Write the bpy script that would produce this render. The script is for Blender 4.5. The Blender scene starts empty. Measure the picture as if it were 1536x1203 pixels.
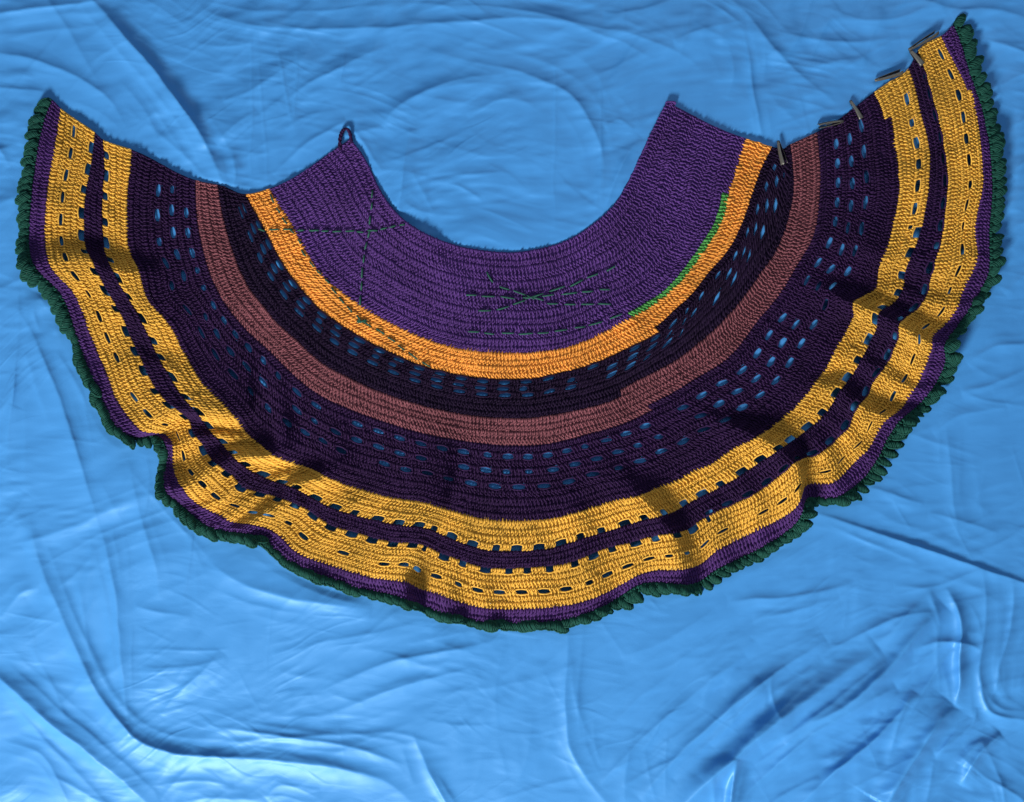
import bpy, math
import numpy as np
R = math.radians
rng = np.random.default_rng(7)
sc = bpy.context.scene
col = sc.collection

# ------------------------------------------------------------------ camera, light, exposure
CAM_H = 1.5                       # metres above the cloth; 1 photo pixel = 1 mm on the cloth
cam_data = bpy.data.cameras.new('camera')
cam_data.sensor_fit = 'HORIZONTAL'
cam_data.sensor_width = 36.0
cam_data.lens = 36.0 * CAM_H / 1.536
cam_data.clip_start = 0.05
cam_data.clip_end = 50.0
cam = bpy.data.objects.new('camera', cam_data)
cam.location = (0, 0, CAM_H)
col.objects.link(cam)
sc.camera = cam

world = bpy.data.worlds.new('World')
sc.world = world
world.use_nodes = True
bg = world.node_tree.nodes['Background']
bg.inputs['Color'].default_value = (0.62, 0.75, 1.0, 1)
bg.inputs['Strength'].default_value = 0.21


def area_lamp(name, loc, target, size, power, color):
    d = bpy.data.lights.new(name, 'AREA')
    d.shape = 'DISK'
    d.size = size
    d.energy = power
    d.color = color
    o = bpy.data.objects.new(name, d)
    o.location = loc
    v = np.array(target, float) - np.array(loc, float)
    from mathutils import Vector
    o.rotation_euler = Vector(v).to_track_quat('-Z', 'Y').to_euler()
    col.objects.link(o)
    return o


KEY_AZ = np.array([-0.42, -0.9075])
KEY_EL = R(29)
kd = 4.6
area_lamp('window_lamp', (KEY_AZ[0] * math.cos(KEY_EL) * kd, KEY_AZ[1] * math.cos(KEY_EL) * kd, math.sin(KEY_EL) * kd),
          (0, 0, 0), 1.15, 440.0, (1.0, 0.94, 0.85))
area_lamp('bounce_fill', (0.9, 2.2, 2.6), (0.1, 0.1, 0), 2.6, 22.0, (0.95, 0.96, 0.98))  # added soft fill standing in for ceiling bounce, not an actual lamp

sc.view_settings.view_transform = 'Standard'
sc.view_settings.look = 'None'
sc.view_settings.exposure = 0.0
sc.view_settings.gamma = 1.0
sc.view_settings.use_curve_mapping = False
sc.render.engine = 'CYCLES'
sc.cycles.max_bounces = 6
sc.cycles.use_denoising = True


# ------------------------------------------------------------------ helpers
def to_world(px, py, z):
    """photo position (mm on the cloth plane) at height z (mm) -> metres"""
    k = (CAM_H - z / 1000.0) / CAM_H
    return np.stack([(px - 768.0) / 1000.0 * k, (601.5 - py) / 1000.0 * k, z / 1000.0], -1)


def mesh_from(name, verts, quads, smooth=True, tris=None):
    me = bpy.data.meshes.new(name)
    verts = np.asarray(verts, np.float32).reshape(-1, 3)
    quads = np.asarray(quads, np.int32).reshape(-1, 4)
    nq = len(quads)
    me.vertices.add(len(verts))
    me.vertices.foreach_set('co', verts.ravel())
    me.loops.add(nq * 4)
    me.loops.foreach_set('vertex_index', quads.ravel())
    me.polygons.add(nq)
    me.polygons.foreach_set('loop_start', np.arange(nq, dtype=np.int32) * 4)
    me.polygons.foreach_set('loop_total', np.full(nq, 4, np.int32))
    if smooth:
        me.polygons.foreach_set('use_smooth', np.ones(nq, bool))
    me.update(calc_edges=True)
    return me


def link(name, me, mat, parent=None, loc=(0, 0, 0)):
    o = bpy.data.objects.new(name, me)
    col.objects.link(o)
    if me is not None and mat is not None and not me.materials:
        me.materials.append(mat)
    o.parent = parent
    o.location = loc
    return o


def catmull(P, n):
    """P: (..., K, 3) control points -> (..., n, 3)"""
    K = P.shape[-2]
    t = np.linspace(0, K - 1, n)
    i = np.minimum(t.astype(int), K - 2)
    f = (t - i)[:, None]
    g = lambda j: P[..., np.clip(j, 0, K - 1), :]
    p0, p1, p2, p3 = g(i - 1), g(i), g(i + 1), g(i + 2)
    return 0.5 * (2 * p1 + (p2 - p0) * f + (2 * p0 - 5 * p1 + 4 * p2 - p3) * f ** 2 + (3 * p1 - p0 - 3 * p2 + p3) * f ** 3)


def tubes(P, rad, sides=5, flat=1.0):
    """P: (S,K,3) world paths; rad: scalar or (S,K) metres -> verts, quads (open tubes, ends pinched)"""
    S, K, _ = P.shape
    T = np.gradient(P, axis=1)
    T /= np.linalg.norm(T, axis=-1, keepdims=True) + 1e-12
    up = np.zeros_like(T)
    up[..., 2] = 1
    B = np.cross(T, up)
    bl = np.linalg.norm(B, axis=-1, keepdims=True)
    alt = np.zeros_like(T)
    alt[..., 0] = 1
    B = np.where(bl < 0.05, np.cross(T, alt), B)
    B /= np.linalg.norm(B, axis=-1, keepdims=True) + 1e-12
    N = np.cross(B, T)
    r = np.broadcast_to(np.asarray(rad, float), (S, K)).copy()
    r[:, 0] *= 0.55
    r[:, -1] *= 0.55
    ang = np.arange(sides) * 2 * math.pi / sides + math.pi / 2
    V = P[:, :, None, :] + r[:, :, None, None] * (np.cos(ang)[None, None, :, None] * B[:, :, None, :] +
                                                  flat * np.sin(ang)[None, None, :, None] * N[:, :, None, :])
    base = (np.arange(S) * K * sides)[:, None, None]
    k = np.arange(K - 1)[None, :, None]
    s = np.arange(sides)[None, None, :]
    s2 = (s + 1) % sides
    q = np.stack([base + k * sides + s, base + k * sides + s2, base + (k + 1) * sides + s2, base + (k + 1) * sides + s], -1)
    return V.reshape(-1, 3), q.reshape(-1, 4)


def merge(parts):
    vs, qs, n = [], [], 0
    for v, q in parts:
        vs.append(v)
        qs.append(q + n)
        n += len(v)
    return np.concatenate(vs), np.concatenate(qs)


def vnoise(x, y, seed):
    """smooth value noise in about -1..1"""
    g = np.random.default_rng(seed).uniform(-1, 1, (256, 256))
    xi, yi = np.floor(x).astype(int), np.floor(y).astype(int)
    fx, fy = x - xi, y - yi
    fx = fx * fx * fx * (fx * (fx * 6 - 15) + 10)
    fy = fy * fy * fy * (fy * (fy * 6 - 15) + 10)
    a = g[xi & 255, yi & 255]
    b = g[(xi + 1) & 255, yi & 255]
    c = g[xi & 255, (yi + 1) & 255]
    d = g[(xi + 1) & 255, (yi + 1) & 255]
    return (a * (1 - fx) + b * fx) * (1 - fy) + (c * (1 - fx) + d * fx) * fy


def sstep(x, a, b):
    t = np.clip((x - a) / (b - a), 0, 1)
    return t * t * (3 - 2 * t)


# ------------------------------------------------------------------ materials
def new_mat(name):
    m = bpy.data.materials.new(name)
    m.use_nodes = True
    return m, m.node_tree.nodes, m.node_tree.links, m.node_tree.nodes['Principled BSDF']


def yarn(name, rgb, vary=0.22, sheen=0.04, fleck=None):
    m, N, L, P = new_mat(name)
    tc = N.new('ShaderNodeTexCoord')
    n1 = N.new('ShaderNodeTexNoise')
    n1.inputs['Scale'].default_value = 330
    n1.inputs['Detail'].default_value = 3
    L.new(tc.outputs['Object'], n1.inputs['Vector'])
    rp = N.new('ShaderNodeValToRGB')
    lo = [c * (1 - vary) for c in rgb]
    hi = [min(1, c * (1 + vary)) for c in rgb]
    rp.color_ramp.elements[0].position = 0.3
    rp.color_ramp.elements[0].color = (*lo, 1)
    rp.color_ramp.elements[1].position = 0.7
    rp.color_ramp.elements[1].color = (*(fleck or hi), 1)
    L.new(n1.outputs['Fac'], rp.inputs['Fac'])
    n2 = N.new('ShaderNodeTexNoise')
    n2.inputs['Scale'].default_value = 14
    n2.inputs['Detail'].default_value = 4
    L.new(tc.outputs['Object'], n2.inputs['Vector'])
    mp = N.new('ShaderNodeMapRange')
    mp.inputs['From Min'].default_value = 0.3
    mp.inputs['From Max'].default_value = 0.7
    mp.inputs['To Min'].default_value = 0.80
    mp.inputs['To Max'].default_value = 1.16
    L.new(n2.outputs['Fac'], mp.inputs['Value'])
    mx = N.new('ShaderNodeMix')
    mx.data_type = 'RGBA'
    mx.blend_type = 'MULTIPLY'
    mx.inputs['Factor'].default_value = 1
    L.new(rp.outputs['Color'], mx.inputs['A'])
    L.new(mp.outputs['Result'], mx.inputs['B'])
    L.new(mx.outputs['Result'], P.inputs['Base Color'])
    # twisted ply relief
    w = N.new('ShaderNodeTexNoise')
    w.inputs['Scale'].default_value = 1400
    w.inputs['Detail'].default_value = 2
    L.new(tc.outputs['Object'], w.inputs['Vector'])
    b = N.new('ShaderNodeBump')
    b.inputs['Strength'].default_value = 0.35
    b.inputs['Distance'].default_value = 0.0006
    L.new(w.outputs['Fac'], b.inputs['Height'])
    L.new(b.outputs['Normal'], P.inputs['Normal'])
    P.inputs['Roughness'].default_value = 0.78
    P.inputs['Specular IOR Level'].default_value = 0.12
    P.inputs['Sheen Weight'].default_value = sheen
    P.inputs['Sheen Roughness'].default_value = 0.5
    P.inputs['Sheen Tint'].default_value = (*[min(1, c * 2.5 + 0.05) for c in rgb], 1)
    return m


Y = {
    'purple': yarn('purple_yarn', (0.074, 0.031, 0.164)),
    'orange': yarn('orange_yarn', (0.72, 0.305, 0.060), 0.15),
    'navy': yarn('navy_yarn', (0.010, 0.0038, 0.021)),
    'mauve': yarn('mauve_yarn', (0.170, 0.060, 0.078)),
    'plum': yarn('plum_yarn', (0.022, 0.0075, 0.044)),
    'yellow': yarn('yellow_yarn', (0.63, 0.362, 0.058), 0.18),
    'hem': yarn('hem_yarn', (0.060, 0.023, 0.128)),
    'green': yarn('green_yarn', (0.009, 0.064, 0.050)),
    'bright_green': yarn('bright_green_yarn', (0.075, 0.30, 0.075)),
    'thread': yarn('basting_yarn', (0.020, 0.085, 0.062)),
}


def satin_material():
    m, N, L, P = new_mat('blue_satin')
    tc = N.new('ShaderNodeTexCoord')
    n = N.new('ShaderNodeTexNoise')
    n.inputs['Scale'].default_value = 3
    n.inputs['Detail'].default_value = 5
    L.new(tc.outputs['Object'], n.inputs['Vector'])
    rp = N.new('ShaderNodeValToRGB')
    rp.color_ramp.elements[0].position = 0.3
    rp.color_ramp.elements[0].color = (0.046, 0.228, 0.565, 1)
    rp.color_ramp.elements[1].position = 0.7
    rp.color_ramp.elements[1].color = (0.052, 0.245, 0.60, 1)
    L.new(n.outputs['Fac'], rp.inputs['Fac'])
    L.new(rp.outputs['Color'], P.inputs['Base Color'])
    # crumple + weave relief
    mapn = N.new('ShaderNodeMapping')
    mapn.inputs['Scale'].default_value = (0.8, 2.0, 1.0)
    mapn.inputs['Rotation'].default_value = (0, 0, R(28))
    L.new(tc.outputs['Object'], mapn.inputs['Vector'])
    a = N.new('ShaderNodeTexNoise')
    a.inputs['Scale'].default_value = 11
    a.inputs['Detail'].default_value = 2.5
    a.inputs['Roughness'].default_value = 0.5
    a.inputs['Distortion'].default_value = 0.8
    L.new(mapn.outputs['Vector'], a.inputs['Vector'])
    b = N.new('ShaderNodeBump')
    b.inputs['Strength'].default_value = 0.13
    b.inputs['Distance'].default_value = 0.004
    rid = N.new('ShaderNodeMath')
    rid.operation = 'SUBTRACT'
    rid.inputs[1].default_value = 0.5
    L.new(a.outputs['Fac'], rid.inputs[0])
    rab = N.new('ShaderNodeMath')
    rab.operation = 'ABSOLUTE'
    L.new(rid.outputs[0], rab.inputs[0])
    rmx = N.new('ShaderNodeMath')
    rmx.operation = 'MULTIPLY_ADD'
    rmx.inputs[1].default_value = -1.1
    L.new(rab.outputs[0], rmx.inputs[0])
    L.new(a.outputs['Fac'], rmx.inputs[2])
    L.new(rmx.outputs[0], b.inputs['Height'])
    c = N.new('ShaderNodeTexNoise')
    c.inputs['Scale'].default_value = 900
    c.inputs['Detail'].default_value = 1
    L.new(tc.outputs['Object'], c.inputs['Vector'])
    b2 = N.new('ShaderNodeBump')
    b2.inputs['Strength'].default_value = 0.12
    b2.inputs['Distance'].default_value = 0.0005
    L.new(c.outputs['Fac'], b2.inputs['Height'])
    L.new(b.outputs['Normal'], b2.inputs['Normal'])
    # long fine drag creases: stretched, folded noise, present only in patches
    prev = b2
    for ang, sx, sy, seed, st in ((34, 7.0, 30.0, 3.1, .2), (-12, 6.0, 26.0, 7.7, .16)):
        mp2 = N.new('ShaderNodeMapping')
        mp2.vector_type = 'POINT'
        mp2.inputs['Rotation'].default_value = (0, 0, R(-ang))
        mp2.inputs['Location'].default_value = (seed, seed * .7, 0)
        wob = N.new('ShaderNodeTexNoise')
        wob.inputs['Scale'].default_value = 3.5
        L.new(tc.outputs['Object'], wob.inputs['Vector'])
        add = N.new('ShaderNodeVectorMath')
        add.operation = 'MULTIPLY_ADD'
        add.inputs[1].default_value = (.16, .16, 0)
        L.new(wob.outputs['Color'], add.inputs[0])
        L.new(tc.outputs['Object'], add.inputs[2])
        L.new(add.outputs[0], mp2.inputs['Vector'])
        sc3 = N.new('ShaderNodeVectorMath')
        sc3.operation = 'MULTIPLY'
        sc3.inputs[1].default_value = (sx, sy, 1)
        L.new(mp2.outputs['Vector'], sc3.inputs[0])
        nz = N.new('ShaderNodeTexNoise')
        nz.inputs['Scale'].default_value = 1.0
        nz.inputs['Detail'].default_value = 1.5
        L.new(sc3.outputs[0], nz.inputs['Vector'])
        s1 = N.new('ShaderNodeMath')
        s1.operation = 'SUBTRACT'
        s1.inputs[1].default_value = .5
        L.new(nz.outputs['Fac'], s1.inputs[0])
        s2 = N.new('ShaderNodeMath')
        s2.operation = 'ABSOLUTE'
        L.new(s1.outputs[0], s2.inputs[0])
        s3 = N.new('ShaderNodeMapRange')
        s3.interpolation_type = 'SMOOTHSTEP'
        s3.inputs['From Min'].default_value = 0
        s3.inputs['From Max'].default_value = .10
        s3.inputs['To Min'].default_value = 1
        s3.inputs['To Max'].default_value = 0
        L.new(s2.outputs[0], s3.inputs['Value'])
        pm = N.new('ShaderNodeTexNoise')
        pm.inputs['Scale'].default_value = 5.5
        pm.inputs['Detail'].default_value = 1
        ofs = N.new('ShaderNodeVectorMath')
        ofs.operation = 'ADD'
        ofs.inputs[1].default_value = (seed, seed, seed)
        L.new(tc.outputs['Object'], ofs.inputs[0])
        L.new(ofs.outputs[0], pm.inputs['Vector'])
        pr = N.new('ShaderNodeMapRange')
        pr.inputs['From Min'].default_value = .50
        pr.inputs['From Max'].default_value = .66
        L.new(pm.outputs['Fac'], pr.inputs['Value'])
        ml = N.new('ShaderNodeMath')
        ml.operation = 'MULTIPLY'
        L.new(s3.outputs['Result'], ml.inputs[0])
        L.new(pr.outputs['Result'], ml.inputs[1])
        bb = N.new('ShaderNodeBump')
        bb.inputs['Strength'].default_value = st
        bb.inputs['Distance'].default_value = 0.0022
        L.new(ml.outputs[0], bb.inputs['Height'])
        L.new(prev.outputs['Normal'], bb.inputs['Normal'])
        prev = bb
    L.new(prev.outputs['Normal'], P.inputs['Normal'])
    P.inputs['Roughness'].default_value = 0.46
    P.inputs['Specular IOR Level'].default_value = 0.38
    P.inputs['Specular Tint'].default_value = (0.5, 0.76, 1.0, 1)
    P.inputs['Sheen Weight'].default_value = 0.05
    P.inputs['Sheen Tint'].default_value = (0.5, 0.75, 1, 1)
    return m


def metal_material():
    m, N, L, P = new_mat('brushed_grey_metal')
    tc = N.new('ShaderNodeTexCoord')
    n = N.new('ShaderNodeTexNoise')
    n.inputs['Scale'].default_value = 260
    n.inputs['Detail'].default_value = 4
    L.new(tc.outputs['Object'], n.inputs['Vector'])
    rp = N.new('ShaderNodeValToRGB')
    rp.color_ramp.elements[0].color = (0.07, 0.073, 0.066, 1)
    rp.color_ramp.elements[1].color = (0.14, 0.14, 0.13, 1)
    L.new(n.outputs['Fac'], rp.inputs['Fac'])
    L.new(rp.outputs['Color'], P.inputs['Base Color'])
    P.inputs['Metallic'].default_value = 0.45
    P.inputs['Roughness'].default_value = 0.42
    return m


SATIN = satin_material()
METAL = metal_material()

# ------------------------------------------------------------------ the skirt's surface, from its colour-change lines
# every line runs from the left end to the right end; '*' marks the stations where the radial stitch columns were matched
CURVES = ['''
525,209* 541,228 556,255* 566,278 585,308* 610,333* 650,356* 705,373* 765,379* 835,367* 885,340* 925,303* 955,246* 975,203* 1000,153*''',
'''403,283* 417,306 433,330* 456,374 477,408 506,434* 530,452 550,466* 581,483 616,500* 652,514 691,524* 730,529 786,530* 835,525 874,514*
 900,502 950,476* 973,463 1005,440 1048,390* 1072,354 1087,325 1095,286* 1108,247* 1120,208*''',
'''368,291* 389,330 400,350* 425,397 446,426* 477,461 503,481* 529,498 560,516* 594,532 628,547 665,557* 698,564 757,569 796,568* 835,560 874,551*
 913,536 952,517 978,505 998,482* 1015,461 1041,440 1067,403 1098,370* 1116,333 1132,291* 1145,252* 1158,221*''',
'''324,276* 331,318 354,390* 370,425 399,464* 417,487 446,511 467,532* 487,547 521,565* 560,584 602,599 646,612* 700,623 744,627 783,627*
 822,623 861,616* 900,607 921,600 940,580 968,565* 1005,547 1040,522 1080,487* 1121,440 1146,404* 1160,385 1180,340* 1192,276 1190,247 1186,216*''',
'''293,270* 294,313 310,396* 328,440 349,471 378,503* 400,522 428,550* 456,576 482,594 516,610* 555,625 594,638 631,649 665,656* 718,664 765,668*
 796,668 835,663 874,653* 921,640 965,622 985,603 1005,594* 1040,570 1084,545 1107,523* 1136,480 1165,448 1185,415* 1201,386 1217,362 1227,329* 1231,260 1227,198*''',
'''197,224* 194,261 190,297 190,341 194,380 210,407* 214,432 218,448 240,471 258,492 271,523 286,547 302,575 328,601 349,622* 370,651 385,663 410,683* 436,694 462,702 489,715*
 515,726 548,736 591,748 630,752 655,760* 677,766 703,774 734,780 773,782* 812,780 844,775 878,766 925,750 958,745* 987,732 1016,723 1034,710 1068,697 1094,676 1139,655*
 1175,628 1196,609 1219,581* 1240,552 1256,521 1271,495 1282,467 1277,457* 1292,446 1316,430 1318,404 1329,381* 1339,344 1346,310 1350,286 1348,247 1341,203 1338,174 1331,152 1321,131*''',
'''154,209* 157,240 155,276 153,313 154,349 157,380 168,404* 177,424 195,450 208,474 221,500 234,531 253,562 271,594 294,617* 312,643 333,666 353,689* 382,709 410,722 442,732*
 475,751 502,764 533,773 557,779 599,788 637,791* 667,804 703,818 734,826 773,827* 812,825 844,818 878,806 925,793 961,781 985,776* 1013,768 1034,754 1060,741 1086,728 1115,711 1141,693 1172,673*
 1214,643 1243,615 1258,590* 1279,562 1295,534 1308,508 1317,485 1317,472* 1342,454 1355,433 1359,404 1368,383* 1376,365 1386,330 1391,300 1394,270 1396,242 1394,216 1386,188 1378,156 1372,125 1363,102*''',
'''142,198* 138,240 131,274 126,313 126,354 129,379 138,390* 151,419 169,450 185,476 195,505 211,536 224,567 242,596 265,614* 285,631 289,649 305,667 314,686 330,700* 348,712 366,732 397,740 431,751*
 460,763 481,779 499,790 528,797 565,808 596,814 625,814* 656,828 688,839 721,850 760,853* 799,851 839,848 870,839 904,823 946,814 980,804 1003,801* 1030,797 1048,782 1086,762 1125,745 1165,718 1185,700 1193,692*
 1227,682 1253,661 1277,635 1284,612* 1300,597 1310,573 1329,549 1342,521 1349,503 1347,489* 1370,469 1389,446 1396,420 1404,389* 1415,352 1418,313 1421,294 1423,270 1418,234 1412,193 1401,156 1394,125 1385,99 1377,76*''',
'''91,162* 87,188 81,224 73,266 69,302 66,341 69,380 72,393* 78,409 104,429 120,456 128,484 141,518 159,557 171,596 193,625 208,646* 225,649 246,650 260,672 258,691 262,712 275,735* 296,756 327,772 358,786 381,786*
 402,793 421,802 434,822 462,837 502,850 548,865 578,870 604,872* 625,883 661,893 703,908 747,914 773,914* 825,912 860,907 904,892 943,871 980,855 1018,856* 1036,853 1058,844 1068,830 1099,814 1152,788 1188,768 1203,750*
 1205,728 1214,724 1232,728 1254,725 1268,708 1290,687 1308,669 1317,648 1331,629* 1349,618 1365,594 1381,570 1391,542 1400,518* 1396,508 1412,493 1435,467 1443,441 1459,409 1469,378* 1461,352 1464,331 1470,300 1477,282 1474,247 1471,208 1465,169 1458,132 1438,90 1418,49*''',
'''78,149* 70,167 59,206 52,250 46,302 43,341 43,380 48,397* 54,407 76,423 96,448 107,479 117,515 130,547 146,588 159,622 186,652* 205,657 232,652 246,662 250,678 243,712 247,738* 270,756 296,780 330,797 371,801*
 397,808 413,827 436,845 475,863 515,876 547,886 578,889 609,901* 646,914 682,927 721,934 773,937* 825,934 865,926 899,913 935,892 967,873 1000,874 1019,879* 1044,877 1068,858 1099,843 1152,817 1180,798 1200,780 1207,763*
 1206,744 1219,745 1248,750 1277,734 1300,713 1321,682 1333,654 1350,632* 1370,615 1396,588 1412,560 1420,538 1415,520* 1430,500 1451,469 1472,435 1485,404 1486,383* 1483,352 1488,313 1490,290 1488,247 1482,198 1468,146 1453,104 1441,60 1431,37*''',
'''66,143* 53,156 48,180 43,211 34,245 27,302 25,336 29,370 29,398* 38,422 65,437 81,466 99,510 109,547 125,588 143,620 156,646 182,669* 208,665 227,660 235,686 233,709 236,746* 254,759 267,782 296,800 327,816 353,823 377,824*
 392,828 404,847 436,863 475,881 515,894 548,900 565,904 609,915* 656,931 690,943 726,947 755,951 789,957* 825,952 865,943 909,926 946,910 967,898 993,895 1019,899* 1040,891 1068,879 1084,863 1118,848 1146,832 1196,808 1215,789 1216,772*
 1210,756 1232,759 1263,763 1284,750 1305,726 1329,698 1347,677 1363,651* 1383,628 1401,612 1415,586 1428,560 1433,544 1431,525* 1437,508 1459,487 1482,451 1498,417 1505,386* 1498,360 1503,331 1507,300 1511,268 1506,221 1500,169 1482,122 1468,75 1447,35*''']
NST = 13
UD = np.linspace(0, NST - 1, 3601)


def parse(s):
    pts, st = [], []
    for i, w in enumerate(s.split()):
        if w.endswith('*'):
            st.append(i)
            w = w[:-1]
        pts.append([float(c) for c in w.split(',')])
    pts = np.array(pts)
    assert len(st) == NST, (len(st), s[:60])
    u = np.zeros(len(pts))
    for k in range(NST - 1):
        a, b = st[k], st[k + 1]
        d = np.concatenate([[0], np.cumsum(np.linalg.norm(np.diff(pts[a:b + 1], axis=0), axis=1))])
        u[a:b + 1] = k + d / d[-1]
    return u, pts


def pchip(x, y, xi):
    h = np.diff(x)
    d = np.diff(y) / h
    m = np.zeros_like(y)
    w1, w2 = 2 * h[1:] + h[:-1], h[1:] + 2 * h[:-1]
    ok = d[:-1] * d[1:] > 0
    m[1:-1][ok] = (w1 + w2)[ok] / (w1[ok] / d[:-1][ok] + w2[ok] / d[1:][ok])
    m[0], m[-1] = d[0], d[-1]
    i = np.clip(np.searchsorted(x, xi, side='right') - 1, 0, len(h) - 1)
    t = (xi - x[i]) / h[i]
    return ((1 + 2 * t) * (1 - t) ** 2 * y[i] + t * (1 - t) ** 2 * h[i] * m[i] +
            t * t * (3 - 2 * t) * y[i + 1] + t * t * (t - 1) * h[i] * m[i + 1])


def gsmooth(a, sig):
    n = int(sig * 3)
    k = np.exp(-0.5 * (np.arange(-n, n + 1) / sig) ** 2)
    k /= k.sum()
    p = np.concatenate([2 * a[0] - a[n:0:-1], a, 2 * a[-1] - a[-2:-n - 2:-1]])
    return np.convolve(p, k, 'valid')


CT = []
for s in CURVES:
    u, p = parse(s)
    CT.append(np.stack([pchip(u, p[:, 0], UD), pchip(u, p[:, 1], UD)], -1))
CT = np.array(CT)                                  # (11, n, 2)


def u_at(c, x, y):
    return UD[np.argmin((CT[c, :, 0] - x) ** 2 + (CT[c, :, 1] - y) ** 2)]


# colour jogs: where a row changes colour part-way, the row line itself runs on smoothly
U_OR = u_at(2, 988, 494)
U_MA0 = u_at(3, 931, 590)
U_MA1 = u_at(4, 975, 612)
U_GR0, U_GR1 = u_at(1, 951, 476), u_at(1, 1094, 290)


def shift(c, amt, mask):
    d = CT[c + 1] - CT[c - 1]
    d /= np.linalg.norm(d, axis=1, keepdims=True)
    CT[c] += d * (amt * mask)[:, None]


shift(2, 10, sstep(UD, U_OR - .05, U_OR + .07))
shift(3, -10, 1 - sstep(UD, U_MA0 - .06, U_MA0 + .08))
shift(4, 10, sstep(UD, U_MA1 - .06, U_MA1 + .08))
for c in range(11):
    sg = 16 if c >= 5 else 30
    for k in range(2):
        CT[c, :, k] = gsmooth(CT[c, :, k], sg)
VN = np.array([0, 151, 191, 240, 291, 405, 450, 476, 537, 559, 577], float)   # nominal distance from the neckline
SL = np.zeros_like(CT)
for c in range(11):
    if c == 0:
        SL[c] = (CT[1] - CT[0]) / (VN[1] - VN[0])
    elif c == 10:
        SL[c] = (CT[10] - CT[9]) / (VN[10] - VN[9])
    else:
        h0, h1 = VN[c] - VN[c - 1], VN[c + 1] - VN[c]
        SL[c] = ((CT[c] - CT[c - 1]) / h0 * h1 + (CT[c + 1] - CT[c]) / h1 * h0) / (h0 + h1)


def surf(u, v):
    """u 0..12 along, v 0..10 (colour line index) -> photo position"""
    u, v = np.broadcast_arrays(np.asarray(u, float), np.asarray(v, float))
    shp = u.shape
    u, v = u.ravel(), v.ravel()
    f = np.clip(u, 0, NST - 1) / (NST - 1) * (len(UD) - 1)
    i = np.minimum(f.astype(int), len(UD) - 2)
    t = (f - i)[:, None]
    ex = (u - np.clip(u, 0, NST - 1))[:, None]
    b = np.clip(np.floor(v).astype(int), 0, 9)
    s = (v - b)[:, None]
    h = (VN[b + 1] - VN[b])[:, None]
    g = lambda A, c: A[c, i] * (1 - t) + A[c, i + 1] * t + ex * (A[c, i + 1] - A[c, i]) * (len(UD) - 1) / (NST - 1)
    r = ((1 + 2 * s) * (1 - s) ** 2 * g(CT, b) + s * (1 - s) ** 2 * h * g(SL, b) +
         s * s * (3 - 2 * s) * g(CT, b + 1) + s * s * (s - 1) * h * g(SL, b + 1))
    return r.reshape(shp + (2,))


# ridges of the ruffles: station, height at the hem (mm), half width towards smaller / larger station, first band it reaches
RIDGES = [(0.30, 6, .12, .12, 5), (0.62, 8, .14, .14, 4.4), (1.02, 25, .11, .30, 4.1), (1.36, 8, .09, .1, 4.6), (1.68, 10, .12, .12, 4.2), (2.0, 28, .24, .13, 3.6), (2.5, 11, .10, .12, 4.4), (3.0, 28, .17, .15, 3.6), (3.35, 8, .08, .09, 5), (3.65, 10, .1, .09, 4.6),
          (4.0, 27, .17, .11, 3.8), (4.40, 12, .12, .09, 4.4), (4.70, 7, .09, .08, 5), (5.0, 31, .20, .08, 3.4), (5.40, 9, .12, .10, 4.6), (5.75, 7, .1, .1, 4.6), (6.12, 8, .12, .1, 4.4), (6.47, 15, .18, .10, 4.2), (6.72, 6, .08, .08, 5),
          (7.0, 28, .20, .09, 4.1), (7.34, 8, .1, .1, 5), (7.62, 11, .12, .1, 4.4), (7.98, 31, .18, .085, 4.0), (8.35, 16, .12, .14, 5), (8.68, 9, .1, .1, 4.6), (9.02, 19, .20, .12, 4.3), (9.45, 11, .14, .1, 4.4), (9.72, 7, .1, .1, 5),
          (10.0, 26, .20, .13, 3.3), (10.45, 9, .14, .1, 4.4), (10.95, 13, .22, .15, 3), (11.22, 6, .1, .1, 5), (11.45, 12, .16, .09, 3.6), (11.75, 5, .1, .1, 5)]


def height(u, v):
    u, v = np.broadcast_arrays(np.asarray(u, float), np.asarray(v, float))
    z = np.full(u.shape, 1.9)
    vv = np.interp(v, np.arange(11), VN)
    for uc, h, wl, wr, vs in RIDGES:
        v0 = np.interp(vs, np.arange(11), VN)
        t_ = np.clip((vv - v0) / (577 - v0), 0, 1)
        A = sstep(t_, 0, .5) * (0.5 + 0.5 * t_) * np.clip(1.6 - .8 * t_, 0, 1.0)
        broad = 1 + 0.45 * (1 - np.clip(A, 0, 1))
        d = u - uc
        w = np.where(d < 0, wl, wr) * broad
        z = z + 1.22 * h * A * np.exp(-np.abs(d / w) ** 1.8)
    p = surf(u, v)
    z = z + 1.0 * (vnoise(p[..., 0] / 60, p[..., 1] / 60, 3) + 1) * (0.4 + 0.6 * sstep(v, 3, 7))
    z = z + 0.5 * vnoise(p[..., 0] / 17, p[..., 1] / 17, 4)
    # soft waves of the waist part
    for (x, y, dx, dy, w, h) in [(520, 300, .42, .9, 26, 3.5), (610, 330, .75, .66, 22, 3), (655, 390, .8, .6, 20, 3.5), (1005, 200, .9, .4, 24, 3)]:
        q = ((p[..., 0] - x) * dx + (p[..., 1] - y) * dy * -1) / w
        l = ((p[..., 0] - x) * dy + (p[..., 1] - y) * dx) / 70
        z = z + h * np.exp(-q * q - l * l)
    return z


# ------------------------------------------------------------------ blue satin cloth
STEP = 1.9
gx = np.arange(-115, 1652, STEP)
gy = np.arange(-115, 1319, STEP)
GX, GY = np.meshgrid(gx, gy)

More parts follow.
